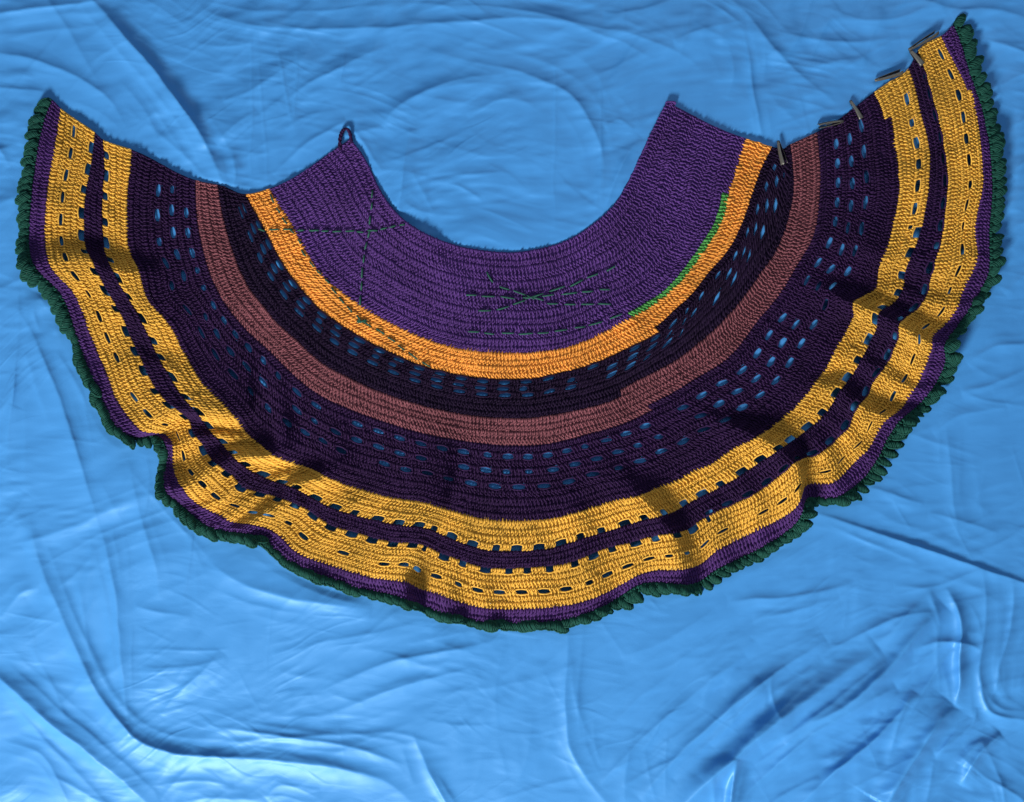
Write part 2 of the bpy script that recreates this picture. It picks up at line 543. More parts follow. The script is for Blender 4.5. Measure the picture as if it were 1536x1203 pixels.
# mask of the cloth under the skirt
uu, vv_ = np.meshgrid(np.linspace(0, 12, 2600), np.linspace(0, 10, 420))
sp = surf(uu, vv_)
mask = np.zeros(GX.shape)
ix = np.clip(((sp[..., 0] - gx[0]) / STEP).round().astype(int), 0, len(gx) - 1)
iy = np.clip(((sp[..., 1] - gy[0]) / STEP).round().astype(int), 0, len(gy) - 1)
mask[iy, ix] = 1


def blur(a, n, it=2):
    k = np.ones(2 * n + 1) / (2 * n + 1)
    for _ in range(it):
        a = np.apply_along_axis(lambda r: np.convolve(np.pad(r, n, mode='edge'), k, 'valid'), 0, a)
        a = np.apply_along_axis(lambda r: np.convolve(np.pad(r, n, mode='edge'), k, 'valid'), 1, a)
    return a


SOFT = np.clip(blur(mask, 4) * 1.9 - 0.35, 0, 1)

# folds: path in photo position, height mm, half width mm on the window side, on the far side
FOLDS = [
    # upper left
    ([(90, -60), (150, 10), (200, 70), (250, 130), (300, 200), (325, 252), (334, 285)], 17, 24, 15),
    ([(300, 10), (330, 26), (400, 41), (500, 45), (600, 40), (700, 32), (800, 26), (900, 40), (1000, 70), (1060, 110)], 9, 17, 11),
    ([(-60, 34), (0, 20), (60, 10), (130, 2), (200, -20)], 8, 14, 9),
    ([(-40, 66), (0, 78), (50, 90), (110, 112), (165, 150), (190, 190)], 8, 18, 10),
    ([(-40, 125), (30, 133), (70, 137)], 5, 14, 7),
    ([(-40, 215), (0, 225), (14, 250)], 6, 16, 12),
    ([(335, 152), (370, 138), (405, 116), (447, 92)], 6, 13, 8),
    ([(420, 160), (470, 122), (520, 95), (585, 66)], 7, 14, 8),
    ([(325, 215), (350, 190), (385, 165)], 6, 12, 8),
    ([(410, 262), (450, 222), (500, 190), (520, 180)], 7, 13, 8),
    ([(575, 190), (592, 165), (630, 140), (690, 118), (760, 112)], 9, 16, 10),
        ([(616, 190), (606, 240), (600, 290), (592, 330)], 9, 12, 16),
    ([(530, 190), (545, 215), (575, 260)], 5, 10, 10),
    ([(350, 235), (352, 262), (345, 290)], 7, 10, 9),
    ([(180, 120), (220, 170), (240, 220)], 4, 18, 14),
    ([(280, 60), (330, 70), (390, 60)], 3.5, 14, 10),
    ([(700, 175), (750, 150), (800, 155)], 4, 12, 8),
    ([(640, 275), (700, 262), (760, 258)], 3.5, 14, 8),
        # upper middle, neck opening
    ([(600, 62), (690, 88), (780, 108), (850, 140), (888, 190), (904, 250), (902, 330)], 7, 18, 12),
    ([(560, 12), (680, 8), (780, 14), (850, 30), (930, 62), (985, 92)], 5, 14, 9),
    ([(905, 318), (922, 270), (938, 236), (962, 205)], 8, 10, 9),
    ([(905, 190), (930, 180), (952, 195)], 5, 12, 9),
    ([(600, 300), (640, 318), (700, 322)], 3, 14, 9),
    ([(1116, 40), (1126, 110), (1136, 170), (1144, 212)], 6, 9, 6),
    ([(1060, -30), (1120, 20), (1160, 70), (1210, 120), (1260, 160)], 9, 24, 14),
    ([(905, 22), (960, 14), (1020, -6)], 6, 14, 8),
    ([(1010, 60), (1060, 40), (1120, 30)], 5, 16, 10),
    ([(1150, 40), (1220, 58), (1300, 62), (1350, 50)], 6, 17, 9),
    ([(1180, 105), (1240, 96), (1300, 84)], 4, 16, 10),
    ([(1090, 150), (1100, 110), (1090, 60)], 4, 14, 12),
    ([(1230, 10), (1300, 30), (1370, 20), (1420, -10)], 6, 17, 10),
    ([(1330, -20), (1420, 10), (1500, 16), (1580, 40)], 7, 18, 10),
    # right of the hem
    ([(1480, 60), (1520, 72), (1580, 100)], 6, 13, 8),
    ([(1500, 128), (1540, 112), (1590, 108)], 5, 12, 8),
    ([(1512, 190), (1550, 176), (1590, 178)], 6, 12, 8),
    ([(1516, 262), (1545, 240), (1590, 236)], 6, 12, 8),
    ([(1512, 345), (1550, 330), (1590, 340)], 5, 12, 9),
    ([(1505, 440), (1545, 405), (1590, 390)], 5, 14, 9),
    ([(1450, 545), (1490, 520), (1540, 515), (1600, 500)], 7, 14, 9),
    ([(1440, 590), (1490, 575), (1560, 545)], 6, 14, 9),
    ([(1400, 650), (1440, 625), (1510, 610)], 4, 14, 9),
    ([(1420, 640), (1428, 700), (1432, 760), (1440, 800)], 5, 14, 14),
    # the long line from the hem to the right border and below it
    ([(1212, 764), (1290, 792), (1380, 820), (1460, 846), (1536, 874), (1640, 910)], 9, 14, 5),
    ([(1300, 732), (1340, 742), (1385, 756)], 5, 10, 6),
    ([(1390, 770), (1440, 780), (1500, 800)], 4, 12, 7),
    ([(1090, 905), (1150, 898), (1220, 890), (1290, 872)], 6, 15, 8),
    ([(1130, 930), (1200, 915), (1260, 895)], 4, 14, 9),
    ([(1230, 985), (1290, 950), (1350, 925), (1405, 918)], 7, 12, 9),
    ([(1340, 880), (1400, 880), (1450, 860), (1480, 850)], 5, 14, 9),
    ([(985, 1250), (1030, 1203), (1090, 1150), (1160, 1090), (1240, 1030), (1318, 972)], 34, 15, 27),
    ([(1140, 1120), (1220, 1085), (1280, 1052), (1330, 1005), (1380, 945), (1420, 910)], 23, 14, 20),
    ([(1300, 1260), (1340, 1190), (1385, 1118), (1430, 1056)], 31, 12, 24),
    ([(1476, 850), (1478, 910), (1474, 970), (1470, 1020), (1480, 1060), (1505, 1076), (1560, 1080), (1620, 1076)], 11, 12, 12),
    ([(1520, 870), (1516, 940), (1500, 1000), (1492, 1040)], 10, 9, 16),
    ([(1368, 974), (1410, 964), (1450, 966), (1474, 976)], 8, 10, 9),
    ([(1345, 1110), (1372, 1060), (1410, 1000), (1434, 975)], 8, 10, 12),
    ([(1464, 1060), (1458, 1085), (1420, 1120), (1400, 1130)], 8, 10, 9),
    ([(1435, 1130), (1470, 1160), (1530, 1195), (1580, 1240)], 6, 13, 9),
    ([(1400, 1140), (1395, 1180), (1385, 1230)], 6, 11, 12),
    ([(1470, 1110), (1500, 1170), (1515, 1240)], 5, 12, 10),
    ([(1085, 1250), (1098, 1190), (1108, 1138)], 17, 9, 14),
    ([(1080, 1080), (1110, 1045), (1140, 1020)], 5, 14, 12),
    ([(1050, 1060), (1070, 1020), (1130, 960)], 4, 16, 14),
    ([(960, 1200), (1030, 1120), (1100, 1060), (1190, 990), (1240, 960)], 14, 14, 15),
    ([(1100, 1215), (1180, 1135), (1260, 1078), (1345, 1030)], 16, 10, 15),
    ([(1190, 1215), (1262, 1150), (1330, 1092), (1376, 1040)], 16, 10, 14),
    ([(900, 1180), (960, 1110), (1040, 1040), (1120, 985)], 9, 16, 14),
    ([(1440, 1180), (1470, 1130), (1500, 1100)], 14, 10, 12),
    ([(1420, 880), (1440, 930), (1440, 1010), (1432, 1060)], 16, 10, 12),
    # lower middle
    ([(852, 930), (850, 1000), (848, 1070), (856, 1120), (880, 1165), (920, 1220)], 10, 13, 22),
    ([(935, 1210), (940, 1150), (950, 1090)], 4, 20, 16),
    ([(618, 1098), (640, 1150), (668, 1203), (690, 1250)], 9, 9, 14),
    ([(750, 1210), (790, 1140), (800, 1060)], 4, 24, 24),
    # lower left
    ([(42, 770), (60, 850), (95, 930), (135, 1020), (180, 1085), (225, 1120), (300, 1134), (400, 1140), (500, 1152), (575, 1172), (630, 1215)], 13, 22, 17),
    ([(150, 790), (166, 850), (176, 930), (186, 1020), (190, 1085)], 10, 14, 16),
    ([(-60, 965), (0, 1020), (60, 1072), (120, 1120), (190, 1178), (250, 1230)], 14, 14, 26),
    ([(310, 1090), (380, 1098), (460, 1110), (540, 1124), (610, 1150)], 11, 18, 12),
    ([(240, 1070), (270, 1040), (310, 1000), (330, 975)], 5, 14, 8),
    ([(470, 1045), (540, 1010), (620, 985), (700, 972), (760, 955)], 6, 17, 9),
    ([(500, 1070), (570, 1040), (640, 1020), (720, 1000)], 5, 15, 9),
    ([(410, 985), (470, 968), (560, 950), (640, 930)], 4, 17, 9),
    ([(310, 838), (360, 872), (430, 896), (500, 906), (560, 915)], 9, 18, 24),
    ([(200, 908), (240, 918), (290, 925)], 3, 10, 7),
    ([(210, 1000), (280, 1000), (340, 985)], 3, 12, 7),
    ([(0, 930), (30, 890), (60, 880)], 4, 14, 10),
    ([(0, 1110), (60, 1130), (90, 1180), (110, 1220)], 5, 15, 12),
    ([(230, 1180), (290, 1172), (350, 1180)], 4, 12, 9),
    ([(260, 1205), (320, 1198), (400, 1200)], 4, 12, 9),
    ([(400, 1200), (420, 1180), (480, 1185)], 4, 12, 9),
    # left
    ([(20, 455), (55, 520), (85, 590), (110, 660), (130, 730), (150, 800)], 10, 26, 12),
    ([(28, 430), (26, 520), (16, 620), (6, 740)], 5, 14, 12),
    ([(60, 440), (50, 470), (58, 500)], 5, 14, 10),
    ([(-20, 640), (10, 600), (22, 560)], 5, 18, 14),
    ([(195, 690), (206, 760), (230, 840), (240, 900)], 6, 18, 16),
    ([(-30, 800), (10, 780), (40, 740)], 4, 18, 12),
    ([(640, 960), (690, 975), (760, 1000)], 3, 20, 14),
    ([(930, 985), (990, 965), (1050, 930), (1090, 900)], 4, 20, 14),
]
# sharp packing creases
CREASES = [([(375, 45), (377, 150), (376, 285)], 1.0, 2.6), ([(386, 80), (394, 170), (403, 285)], 1.0, 2.6), ([(414, 62), (428, 130), (440, 192)], 0.9, 2.4),
           ([(440, 192), (446, 130), (448, 68)], 0.9, 2.4), ([(520, 60), (510, 130)], 0.7, 2.4), ([(832, 80), (832, 210), (831, 350)], 0.7, 2.6), ([(901, 95), (900, 220), (902, 300)], 0.6, 2.6),
           ([(198, 935), (198, 1050)], 0.6, 2.6), ([(410, 860), (404, 940), (400, 1030)], 0.5, 2.6), ([(1000, 1090), (998, 1203)], 0.5, 2.6), ([(28, 420), (22, 560), (10, 660)], 0.9, 3),
           ([(205, 972), (300, 975), (345, 973)], 0.8, 2.6), ([(190, 1008), (290, 1005)], 0.7, 2.6), ([(0, 918), (95, 935)], 0.7, 2.6), ([(1330, 690), (1480, 700)], 0.5, 3)]
GLIT = np.array([-0.5, 0.87])


def spline2(pts, n=40):
    P = np.array(pts, float)
    return catmull(np.concatenate([P, np.zeros((len(P), 1))], 1), n)[:, :2]


def fold(Z, pts, h, wl, wd, taper=True, sharp=1.12):
    P = spline2(pts, max(16, 8 * len(pts)))
    m = 3.2 * max(wl, wd)
    x0, x1 = np.searchsorted(gx, [P[:, 0].min() - m, P[:, 0].max() + m])
    y0, y1 = np.searchsorted(gy, [P[:, 1].min() - m, P[:, 1].max() + m])
    if x1 <= x0 or y1 <= y0:
        return
    X, Yy = GX[y0:y1, x0:x1], GY[y0:y1, x0:x1]
    # wander a little so that the fold line is not a drawn curve
    X = X + 2.0 * vnoise(X / 45, Yy / 45, 21) + 0.5 * vnoise(X / 13, Yy / 13, 22)
    Yy = Yy + 2.0 * vnoise(X / 45 + 50, Yy / 45, 23) + 0.5 * vnoise(X / 13, Yy / 13 + 9, 24)
    best = np.full(X.shape, 1e9)
    tt = np.zeros(X.shape)
    sd = np.zeros(X.shape)
    n = len(P) - 1
    for i in range(n):
        a, b = P[i], P[i + 1]
        ab = b - a
        L2 = ab @ ab + 1e-9
        t = np.clip(((X - a[0]) * ab[0] + (Yy - a[1]) * ab[1]) / L2, 0, 1)
        dx, dy = X - (a[0] + t * ab[0]), Yy - (a[1] + t * ab[1])
        d2 = dx * dx + dy * dy
        nn = np.array([-ab[1], ab[0]]) / math.sqrt(L2)
        if nn @ GLIT < 0:
            nn = -nn
        up = d2 < best
        best = np.where(up, d2, best)
        tt = np.where(up, (i + t) / n, tt)
        sd = np.where(up, dx * nn[0] + dy * nn[1], sd)
    d = np.sqrt(best)
    w = wl + (wd - wl) * (1 - sstep(sd, -4, 4))
    amp = np.sin(np.clip(tt, 0.0, 1.0) * math.pi) ** 0.95 if taper else 1.0
    amp = amp * (1 + 0.25 * vnoise(X / 55, Yy / 55, 31))
    q = d / w
    Z[y0:y1, x0:x1] += 0.95 * h * amp * np.exp(-(np.sqrt(q * q + .012) ** sharp - .012 ** (sharp / 2)))


Z = np.zeros(GX.shape)
fg = np.random.default_rng(19)
for pts, h, wl, wd in FOLDS:
    big = h >= 13
    k = .85 if big else .95
    if h >= 20:
        fold(Z, pts, h * k, wl * k, wd * k, sharp=1.35)
    else:
        fold(Z, pts, h * (.62 if big else .42), wl * k, wd * k * 1.1, sharp=1.55)          # the soft swell
        fold(Z, pts, h * (.20 if big else .19), wl * .33, wd * .33)                         # its crisp crest
    P0 = np.array(pts, float)
    tang = P0[-1] - P0[0]
    ln = np.linalg.norm(tang)
    nrm = np.array([-tang[1], tang[0]]) / ln
    # lesser wrinkles that run along with the fold
    for j in range(5 if ln > 110 else 3):
        off = fg.choice([-1, 1]) * fg.uniform(.5, 2.4) * (wl + wd) * .7
        a0, a1 = np.sort(fg.uniform(-.05, 1.05, 2))
        if a1 - a0 < .3:
            a1 = a0 + .35
        S = spline2(pts, 60)
        S = S[int(np.clip(a0, 0, .6) * 59):max(int(np.clip(a1, .4, 1) * 59), int(np.clip(a0, 0, .6) * 59) + 8)]
        tt_ = np.linspace(-1, 1, len(S))[:, None]
        S = S + nrm * (off + tt_ * off * fg.normal(0, .35))
        fold(Z, [tuple(p) for p in S[np.linspace(0, len(S) - 1, 5).astype(int)]], max(.5, h * fg.uniform(.05, .15)), fg.uniform(4, 11), fg.uniform(4, 9), sharp=1.4)
for pts, h, w in CREASES:
    fold(Z, pts, h, w, w)


def ridged(x, y, s):
    return 1 - np.abs(vnoise(x, y, s)) * 2


# many fine sharp creases, drawn out along a direction that drifts over the cloth
cg = np.random.default_rng(77)
for k in range(520):
    x, y = cg.uniform(-90, 1630), cg.uniform(-90, 1300)
    if cg.random() < 0.72 * float(sstep(np.array(y), 400, 900)):
        continue
    base_a = -34 + 50 * float(vnoise(np.array(x / 260), np.array(y / 260), 61))
    an = R(base_a + cg.normal(0, 11) + (95 if cg.random() < .08 else 0))
    ln = cg.uniform(30, 75) * (1.8 if cg.random() < .3 else 1)
    t = np.linspace(-1, 1, 4)
    bend = cg.normal(0, .10) * ln
    cx_, cy_ = x + t * ln * math.cos(an) - bend * t * t * math.sin(an), y + t * ln * math.sin(an) + bend * t * t * math.cos(an)
    h_ = cg.uniform(.35, 1.1) * (1.9 if cg.random() < .2 else 1)
    fold(Z, list(zip(cx_, cy_)), h_ * .8, cg.uniform(4, 9), cg.uniform(3, 6), sharp=1.35)
for k in range(130):                                  # straight crackle lines
    x, y = cg.uniform(-60, 1600), cg.uniform(-60, 1270)
    an = R(cg.choice([-55, -20, 10, 35, 80]) + cg.normal(0, 14))
    ln = cg.uniform(14, 48)
    fold(Z, [(x - ln * math.cos(an), y - ln * math.sin(an)), (x, y), (x + ln * math.cos(an), y + ln * math.sin(an))], cg.uniform(.22, .5), 2.6, 2.4)
wx = GX + 30 * vnoise(GX / 170, GY / 170, 41)
wy = GY + 30 * vnoise(GX / 170, GY / 170, 42)
ca, sa = math.cos(R(-32)), math.sin(R(-32))
ax, ay = wx * ca + wy * sa, -wx * sa + wy * ca
bx_, by_ = wx * math.cos(R(-8)) + wy * math.sin(R(-8)), -wx * math.sin(R(-8)) + wy * math.cos(R(-8))
mt = 0.30 + 0.70 * (1 - sstep(GY, 330, 620)) + 0.6 * sstep(GX, 1000, 1350) * sstep(GY, 700, 1000) + 0.3 * (1 - sstep(GX, 60, 240)) * sstep(GY, 400, 600)
Z += 2.3 * mt * vnoise(ax / 80, ay / 27, 81) + 1.1 * mt * vnoise(wx / 24, wy / 60, 82) + 0.5 * mt * vnoise(bx_ / 34, by_ / 9, 83)
Z += 1.4 * vnoise(ax / 160, ay / 60, 43)
m1 = 0.5 + 0.5 * vnoise(GX / 150, GY / 150, 44)
Z += 0.5 * m1 * ridged(ax / 130, ay / 24, 45)
cb, sb = math.cos(R(12)), math.sin(R(12))
bx, by = wx * cb + wy * sb, -wx * sb + wy * cb
m2 = sstep(vnoise(GX / 110 + 7, GY / 110, 46), -.25, .5)
Z += 0.42 * m2 * (1 - .7 * sstep(GY, 420, 800)) * ridged(bx / 80, by / 13, 47)
Z += 0.12 * vnoise(wx / 14, wy / 11, 48) * m1
top = 1 - sstep(GY, 330, 560) * 0.35
Z = Z * (1 - 0.93 * SOFT)
ZS = Z - Z[SOFT > .9].mean() + 0.5

V = to_world(GX, GY, ZS).reshape(-1, 3)
ny, nx = GX.shape
idx = np.arange(ny * nx).reshape(ny, nx)
Q = np.stack([idx[:-1, :-1], idx[1:, :-1], idx[1:, 1:], idx[:-1, 1:]], -1).reshape(-1, 4)
satin = link('satin_cloth', mesh_from('satin_cloth', V, Q), SATIN)
satin['kind'] = 'structure'
satin['label'] = 'wrinkled shiny blue satin cloth spread flat under the skirt'


# ------------------------------------------------------------------ the crocheted skirt
ROOT = np.array(to_world(np.array(773.0), np.array(660.0), np.array(0.0)))
skirt = bpy.data.objects.new('crochet_skirt', None)
col.objects.link(skirt)
skirt.location = ROOT
skirt['label'] = 'half circle crocheted skirt in purple, orange, mauve and yellow stripes with green scalloped hem'
skirt['category'] = 'skirt'
TOP = tuple(-ROOT)


def lift(u, v, h):
    p = surf(u, v)
    return to_world(p[..., 0], p[..., 1], height(u, v) + h)


# strands of one stitch: control points (along the row, across the row, height mm), radius mm
POST = [([(-.24, -.08, .5), (-.22, .14, 2.7), (-.17, .38, 2.8), (-.12, .62, .6)], 1.15),
        ([(-.30, 1.0, .4), (-.18, .86, 2.2), (.04, .64, 2.5), (.22, .44, .6)], 1.05),
        ([(.22, -.02, .2), (.27, .14, 1.9), (.30, .32, 1.9), (.30, .50, .2)], 0.95)]
VEE = [([(-.22, .54, .4), (-.12, .38, 2.5), (.02, .20, 2.7), (.14, -.02, .4)], 1.15),
       ([(-.20, .92, .1), (-.10, .82, 1.8), (.02, .70, 2.3), (.16, .52, .4)], 1.1),
       ([(.30, .12, .2), (.34, .34, 1.8), (.38, .58, 1.7), (.40, .80, .1)], 0.9)]
EEV = [([(-.14, -.02, .4), (-.02, .20, 2.7), (.12, .38, 2.5), (.22, .54, .4)], 1.15),
       ([(-.16, .52, .4), (-.02, .70, 2.3), (.10, .82, 1.8), (.20, .92, .1)], 1.1),
       ([(-.40, .80, .1), (-.38, .58, 1.7), (-.34, .34, 1.8), (-.30, .12, .2)], 0.9)]


def row_stations(v0, v1, pitch, u0, u1):
    us = np.linspace(u0, u1, max(200, int((u1 - u0) * 130)))
    W = lift(us, np.full_like(us, (v0 + v1) / 2), 0) * 1000
    L = np.concatenate([[0], np.cumsum(np.linalg.norm(np.diff(W, axis=0), axis=1))])
    n = max(2, int(round(L[-1] / pitch)))
    e = np.interp(np.linspace(0, L[-1], n + 1), L, us)
    return (e[:-1] + e[1:]) / 2, np.diff(e)


def strands(uc, du, v0, dv, tmpl, jit=1.0):
    out = []
    sd_ = int(rng.integers(1, 9999))
    wob = .05 * vnoise(uc * 11, uc * 0 + sd_, 71)[:, None]          # uneven tension along the row
    swell = (1 + .22 * vnoise(uc * 17, uc * 0 + sd_, 72))[:, None]
    for pts, r in tmpl:
        P = np.array(pts)
        n = len(uc)
        A = P[None, :, 0] + rng.normal(0, .045 * jit, (n, 1)) + rng.normal(0, .03 * jit, (n, len(P)))
        B = P[None, :, 1] + wob + rng.normal(0, .028 * jit, (n, 1)) + rng.normal(0, .02 * jit, (n, len(P)))
        Hh = P[None, :, 2] * swell * (1 + rng.normal(0, .16 * jit, (n, 1)))
        W = lift(uc[:, None] + A * du[:, None], v0 + B * dv, Hh)
        W = catmull(W, 5)
        rr = 1.10 * r * swell * (1 + rng.normal(0, .09, (n, 1))) / 1000
        out.append(tubes(W, np.broadcast_to(rr, (n, 5)), 4))
    return out


class Band:
    def __init__(self, name, mat, label):
        self.name, self.mat, self.label = name, mat, label
        self.core, self.rows = [], []

    def row(self, band, r, n, u0=0.0, u1=12.0, eye=None, kind=None, pitch=5.6, mat=None, tight=0.0, like=None, oval=.24, cr=1.5):
        """row r of n between colour lines band and band+1; eye = (stitches, gap, phase, u0, u1, chain)"""
        v0, v1 = band + r / n, band + (r + 1) / n
        dv = v1 - v0
        uc, du = row_stations(*(like or (v0, v1)), pitch, u0, u1)
        chains = []
        hole = np.zeros(len(uc), bool)
        for solid, gap, ph, e0, e1, chain in ([] if not eye else eye if isinstance(eye, list) else [eye]):
            edge = np.arange(len(uc))
            k = (edge + ph) % (solid + gap)
            h1 = (k >= solid) & (uc > e0) & (uc < e1) & (edge > 1) & (edge < len(uc) - 3)
            run_id = (edge + ph) // (solid + gap)
            if chain is True:               # a few spaces have pulled shut
                h1 &= ~(rng.random(run_id.max() + 1) < .06)[run_id]
            narrow = (rng.random(run_id.max() + 1) < (.12 if chain is True else .4))[run_id]
            h1 &= ~(narrow & (k == np.where(run_id % 3 == 0, solid, solid + gap - 1)))
            hole |= h1
        if kind is None:
            kind = r % 2
        t = [POST, VEE, EEV][kind]
        s = strands(uc[~hole], du[~hole], v0, dv, t)
        if hole.any() and chain:
            # chains that round the eyelet off above and below
            hi_ = np.flatnonzero(hole)
            for run in np.split(hi_, np.flatnonzero(np.diff(hi_) > 1) + 1):
                a0, a1 = uc[run[0]] - du[run[0]] * .75, uc[run[-1]] + du[run[-1]] * .75
                for sgn, e0_, m0_ in ((0, oval, .05), (1, 1 - oval, .95)):
                    if (sgn == 0 and chain == 'out') or (sgn == 1 and chain == 'in'):
                        continue
                    jj = rng.normal(0, .035, 2)
                    m_ = m0_ + jj[0] + (tight if sgn == 0 else -tight)
                    cu = a0 + (a1 - a0) * np.array([0, .16, .5 + jj[1], .84, 1])
                    cv = v0 + dv * np.array([e0_, e0_ * .45 + m_ * .55, m_, e0_ * .45 + m_ * .55, e0_])
                    chains.append(catmull(lift(cu, cv, np.array([.4, 1.6, 2.0, 1.6, .4])), 9))
            s.append(tubes(np.array(chains), cr / 1000))
        self.rows.append((merge(s), mat or self.mat))
        # dense yarn body under the visible strands
        e = np.concatenate([uc - du / 2, [uc[-1] + du[-1] / 2]])
        b = np.array([-.04, .33, .67, 1.04]) if not hole.any() else np.array([0.0, .33, .67, 1.0])
        hh = np.array([.1, .35, .35, .1])
        W = lift(e[:, None], v0 + b[None, :] * dv, hh[None, :])
        m, k4 = W.shape[:2]
        ii = np.arange(m * k4).reshape(m, k4)
        q = np.stack([ii[:-1, :-1], ii[1:, :-1], ii[1:, 1:], ii[:-1, 1:]], -1)[~hole]
        self.core.append((W.reshape(-1, 3), q.reshape(-1, 4)))

    def build(self):
        v, q = merge(self.core)
        o = link(self.name, mesh_from(self.name, v, q), self.mat, skirt, TOP)
        o['label'] = self.label
        for (v, q), m in self.rows:
            link('stitch_row', mesh_from('stitch_row', v, q), m, o)
        return o


waist = Band('waist_band', Y['purple'], 'wide purple waist band')
orange = Band('orange_band', Y['orange'], 'narrow orange stripe')
navy = Band('navy_band', Y['navy'], 'almost black stripe with small slits')
mauve = Band('mauve_band', Y['mauve'], 'dusty mauve stripe')
plum = Band('plum_band', Y['plum'], 'wide dark plum stripe with three rows of eyelets')
yel1 = Band('yellow_band', Y['yellow'], 'inner yellow stripe')
mid = Band('plum_stripe', Y['plum'], 'narrow dark plum stripe between the yellow stripes')
yel2 = Band('yellow_band', Y['yellow'], 'outer yellow stripe with a row of slits')
hem = Band('hem_band', Y['hem'], 'purple hem stripe')
greenrow = Band('green_row', Y['bright_green'], 'short bright green row beside the orange stripe')

for r in range(14):
    if r < 13:
        waist.row(0, r, 14, kind=[0, 1, 0, 2][r % 4])
waist.row(0, 13, 14, 0, U_GR0, kind=1)
waist.row(0, 13, 14, U_GR1, 12, kind=1)
greenrow.row(0, 13, 14, U_GR0, U_GR1, kind=0)
for r in range(4):
    if r < 3:
        orange.row(1, r, 4, kind=[0, 1, 0][r])
orange.row(1, 3, 4, 0, U_OR, kind=2)
navy.row(1, 3, 4, U_OR, 12, kind=2)
for r in range(5):
    eye = [(3, 3, [0, 0, 5][r], 0.15, 8.3, True), (5, 2, [0, 2, 5][r], 8.3, 11.5, True)] if r < 3 else None
    navy.row(2, r, 5, eye=eye, kind=[0, 0, 0, 1, 2][r], tight=.02, oval=.22, cr=1.55, like=(2.2, 2.4))
navy.row(3, 0, 5, 0, U_MA0, kind=1)
mauve.row(3, 0, 5, U_MA0, 12, kind=0)
for r in (1, 2, 3):
    mauve.row(3, r, 5, kind=[0, 0, 1, 0][r])
mauve.row(3, 4, 5, 0, U_MA1, kind=2)
plum.row(3, 4, 5, U_MA1, 12, kind=2)
U_Y1 = u_at(5, 1338, 174)
for r in range(10):
    eye = {1: (3, 3, 0, .15, 11.9, True), 3: (3, 3, 0, .15, 11.9, True), 5: (3, 3, 4, .15, 11.9, True)}.get(r)
    if r < 9:
        plum.row(4, r, 10, eye=eye, kind=0 if eye else [1, 0, 2, 0, 1, 0, 2, 0, 1, 0][r], tight=0, oval=.27, cr=1.3, like=(4.3, 4.4) if eye else None)
plum.row(4, 9, 10, 0, U_Y1, kind=0)
yel1.row(4, 9, 10, U_Y1, 12, kind=0)
for r in range(4):
    e = {3: (3, 3, 1, .05, 11.15, 'in'), 2: (3, 3, 2, 11.15, 12, True)}.get(r)
    yel1.row(5, r, 4, eye=e, kind=[0, 1, 0, 0][r], tight=.04 if r == 2 else 0, oval=.22, cr=1.2)
for r in range(3):
    mid.row(6, r, 3, eye=(3, 3, 0, 7.3, 11.9, True) if r == 2 else None, kind=[1, 0, 2][r] if r < 2 else 0)
U_Y2 = u_at(8, 1458, 132)
for r in range(6):
    e = {0: (3, 3, 0, 0.05, 7.3, 'out'), 3: (3, 3, 1, .05, 12, True)}.get(r)
    if r < 5:
        yel2.row(7, r, 6, eye=e, kind=[0, 1, 0, 0, 1, 2][r], tight=.04 if r else 0, oval=.22, cr=1.2)
yel2.row(7, 5, 6, 0, U_Y2, kind=0)
hem.row(7, 5, 6, U_Y2, 12, kind=0)
for r in range(2):
    hem.row(8, r, 2, kind=[0, 1][r])
for b in (waist, greenrow, orange, navy, mauve, plum, yel1, mid, yel2, hem):
    b.build()

# ---- green scalloped edging: a base row that carries overlapping shells
edging = Band('scalloped_edging', Y['green'], 'dark green scalloped edging')
edging.row(9, 0, 2, kind=0)
edge_obj = edging.build()


def shell_mesh(seed):
    """one crocheted petal: attached at the origin, tip along +y, ribbed with yarn and closed by a rim"""
    g = np.random.default_rng(seed)
    Lp, Wp, Hp = 19.5 * g.uniform(.9, 1.1), 6.6 * g.uniform(.9, 1.1), 5.2
    prof = lambda t: np.sin(np.clip(.12 + .88 * t, 0, 1) * math.pi) ** .5      # half width along the petal
    parts = []
    t = np.linspace(0, 1, 9)
    s_ = np.linspace(-1, 1, 7)
    X = Wp * prof(t)[:, None] * s_[None, :]
    Yv = np.broadcast_to((t * Lp)[:, None], X.shape)
    Zv = Hp * (prof(t)[:, None] * (1 - .75 * s_[None, :] ** 2)) - 1.2
    W_ = np.stack([X, Yv, Zv], -1) / 1000
    ii = np.arange(63).reshape(9, 7)
    parts.append((W_.reshape(-1, 3), np.stack([ii[:-1, :-1], ii[:-1, 1:], ii[1:, 1:], ii[1:, :-1]], -1).reshape(-1, 4)))
    ribs = []
    for k in range(9):                               # yarn wraps slanting across the petal
        tc = (k + .6) / 9.5
        a_ = np.linspace(-1, 1, 5)
        tt = np.clip(tc + .10 * a_ + g.normal(0, .012), 0.02, .98)
        xx = Wp * prof(tt) * a_ * .98
        zz = Hp * prof(tt) * (1 - .75 * a_ ** 2) - .7 + g.normal(0, .2)
        ribs.append(np.stack([xx, tt * Lp, zz], -1))
    parts.append(tubes(catmull(np.array(ribs), 7) / 1000, 1.05 / 1000, 5))
    th = np.linspace(0, 1, 15)
    rim = np.concatenate([np.stack([-Wp * prof(th), th * Lp, 0 * th + .3], -1), np.stack([Wp * prof(th[::-1]), th[::-1] * Lp, 0 * th + .3], -1)])
    rim += g.normal(0, .25, rim.shape)
    parts.append(tubes(rim[None] / 1000, 1.35 / 1000, 5))
    v, q = merge(parts)
    me = mesh_from('shell', v, q)
    me.materials.append(Y['green'])
    return me


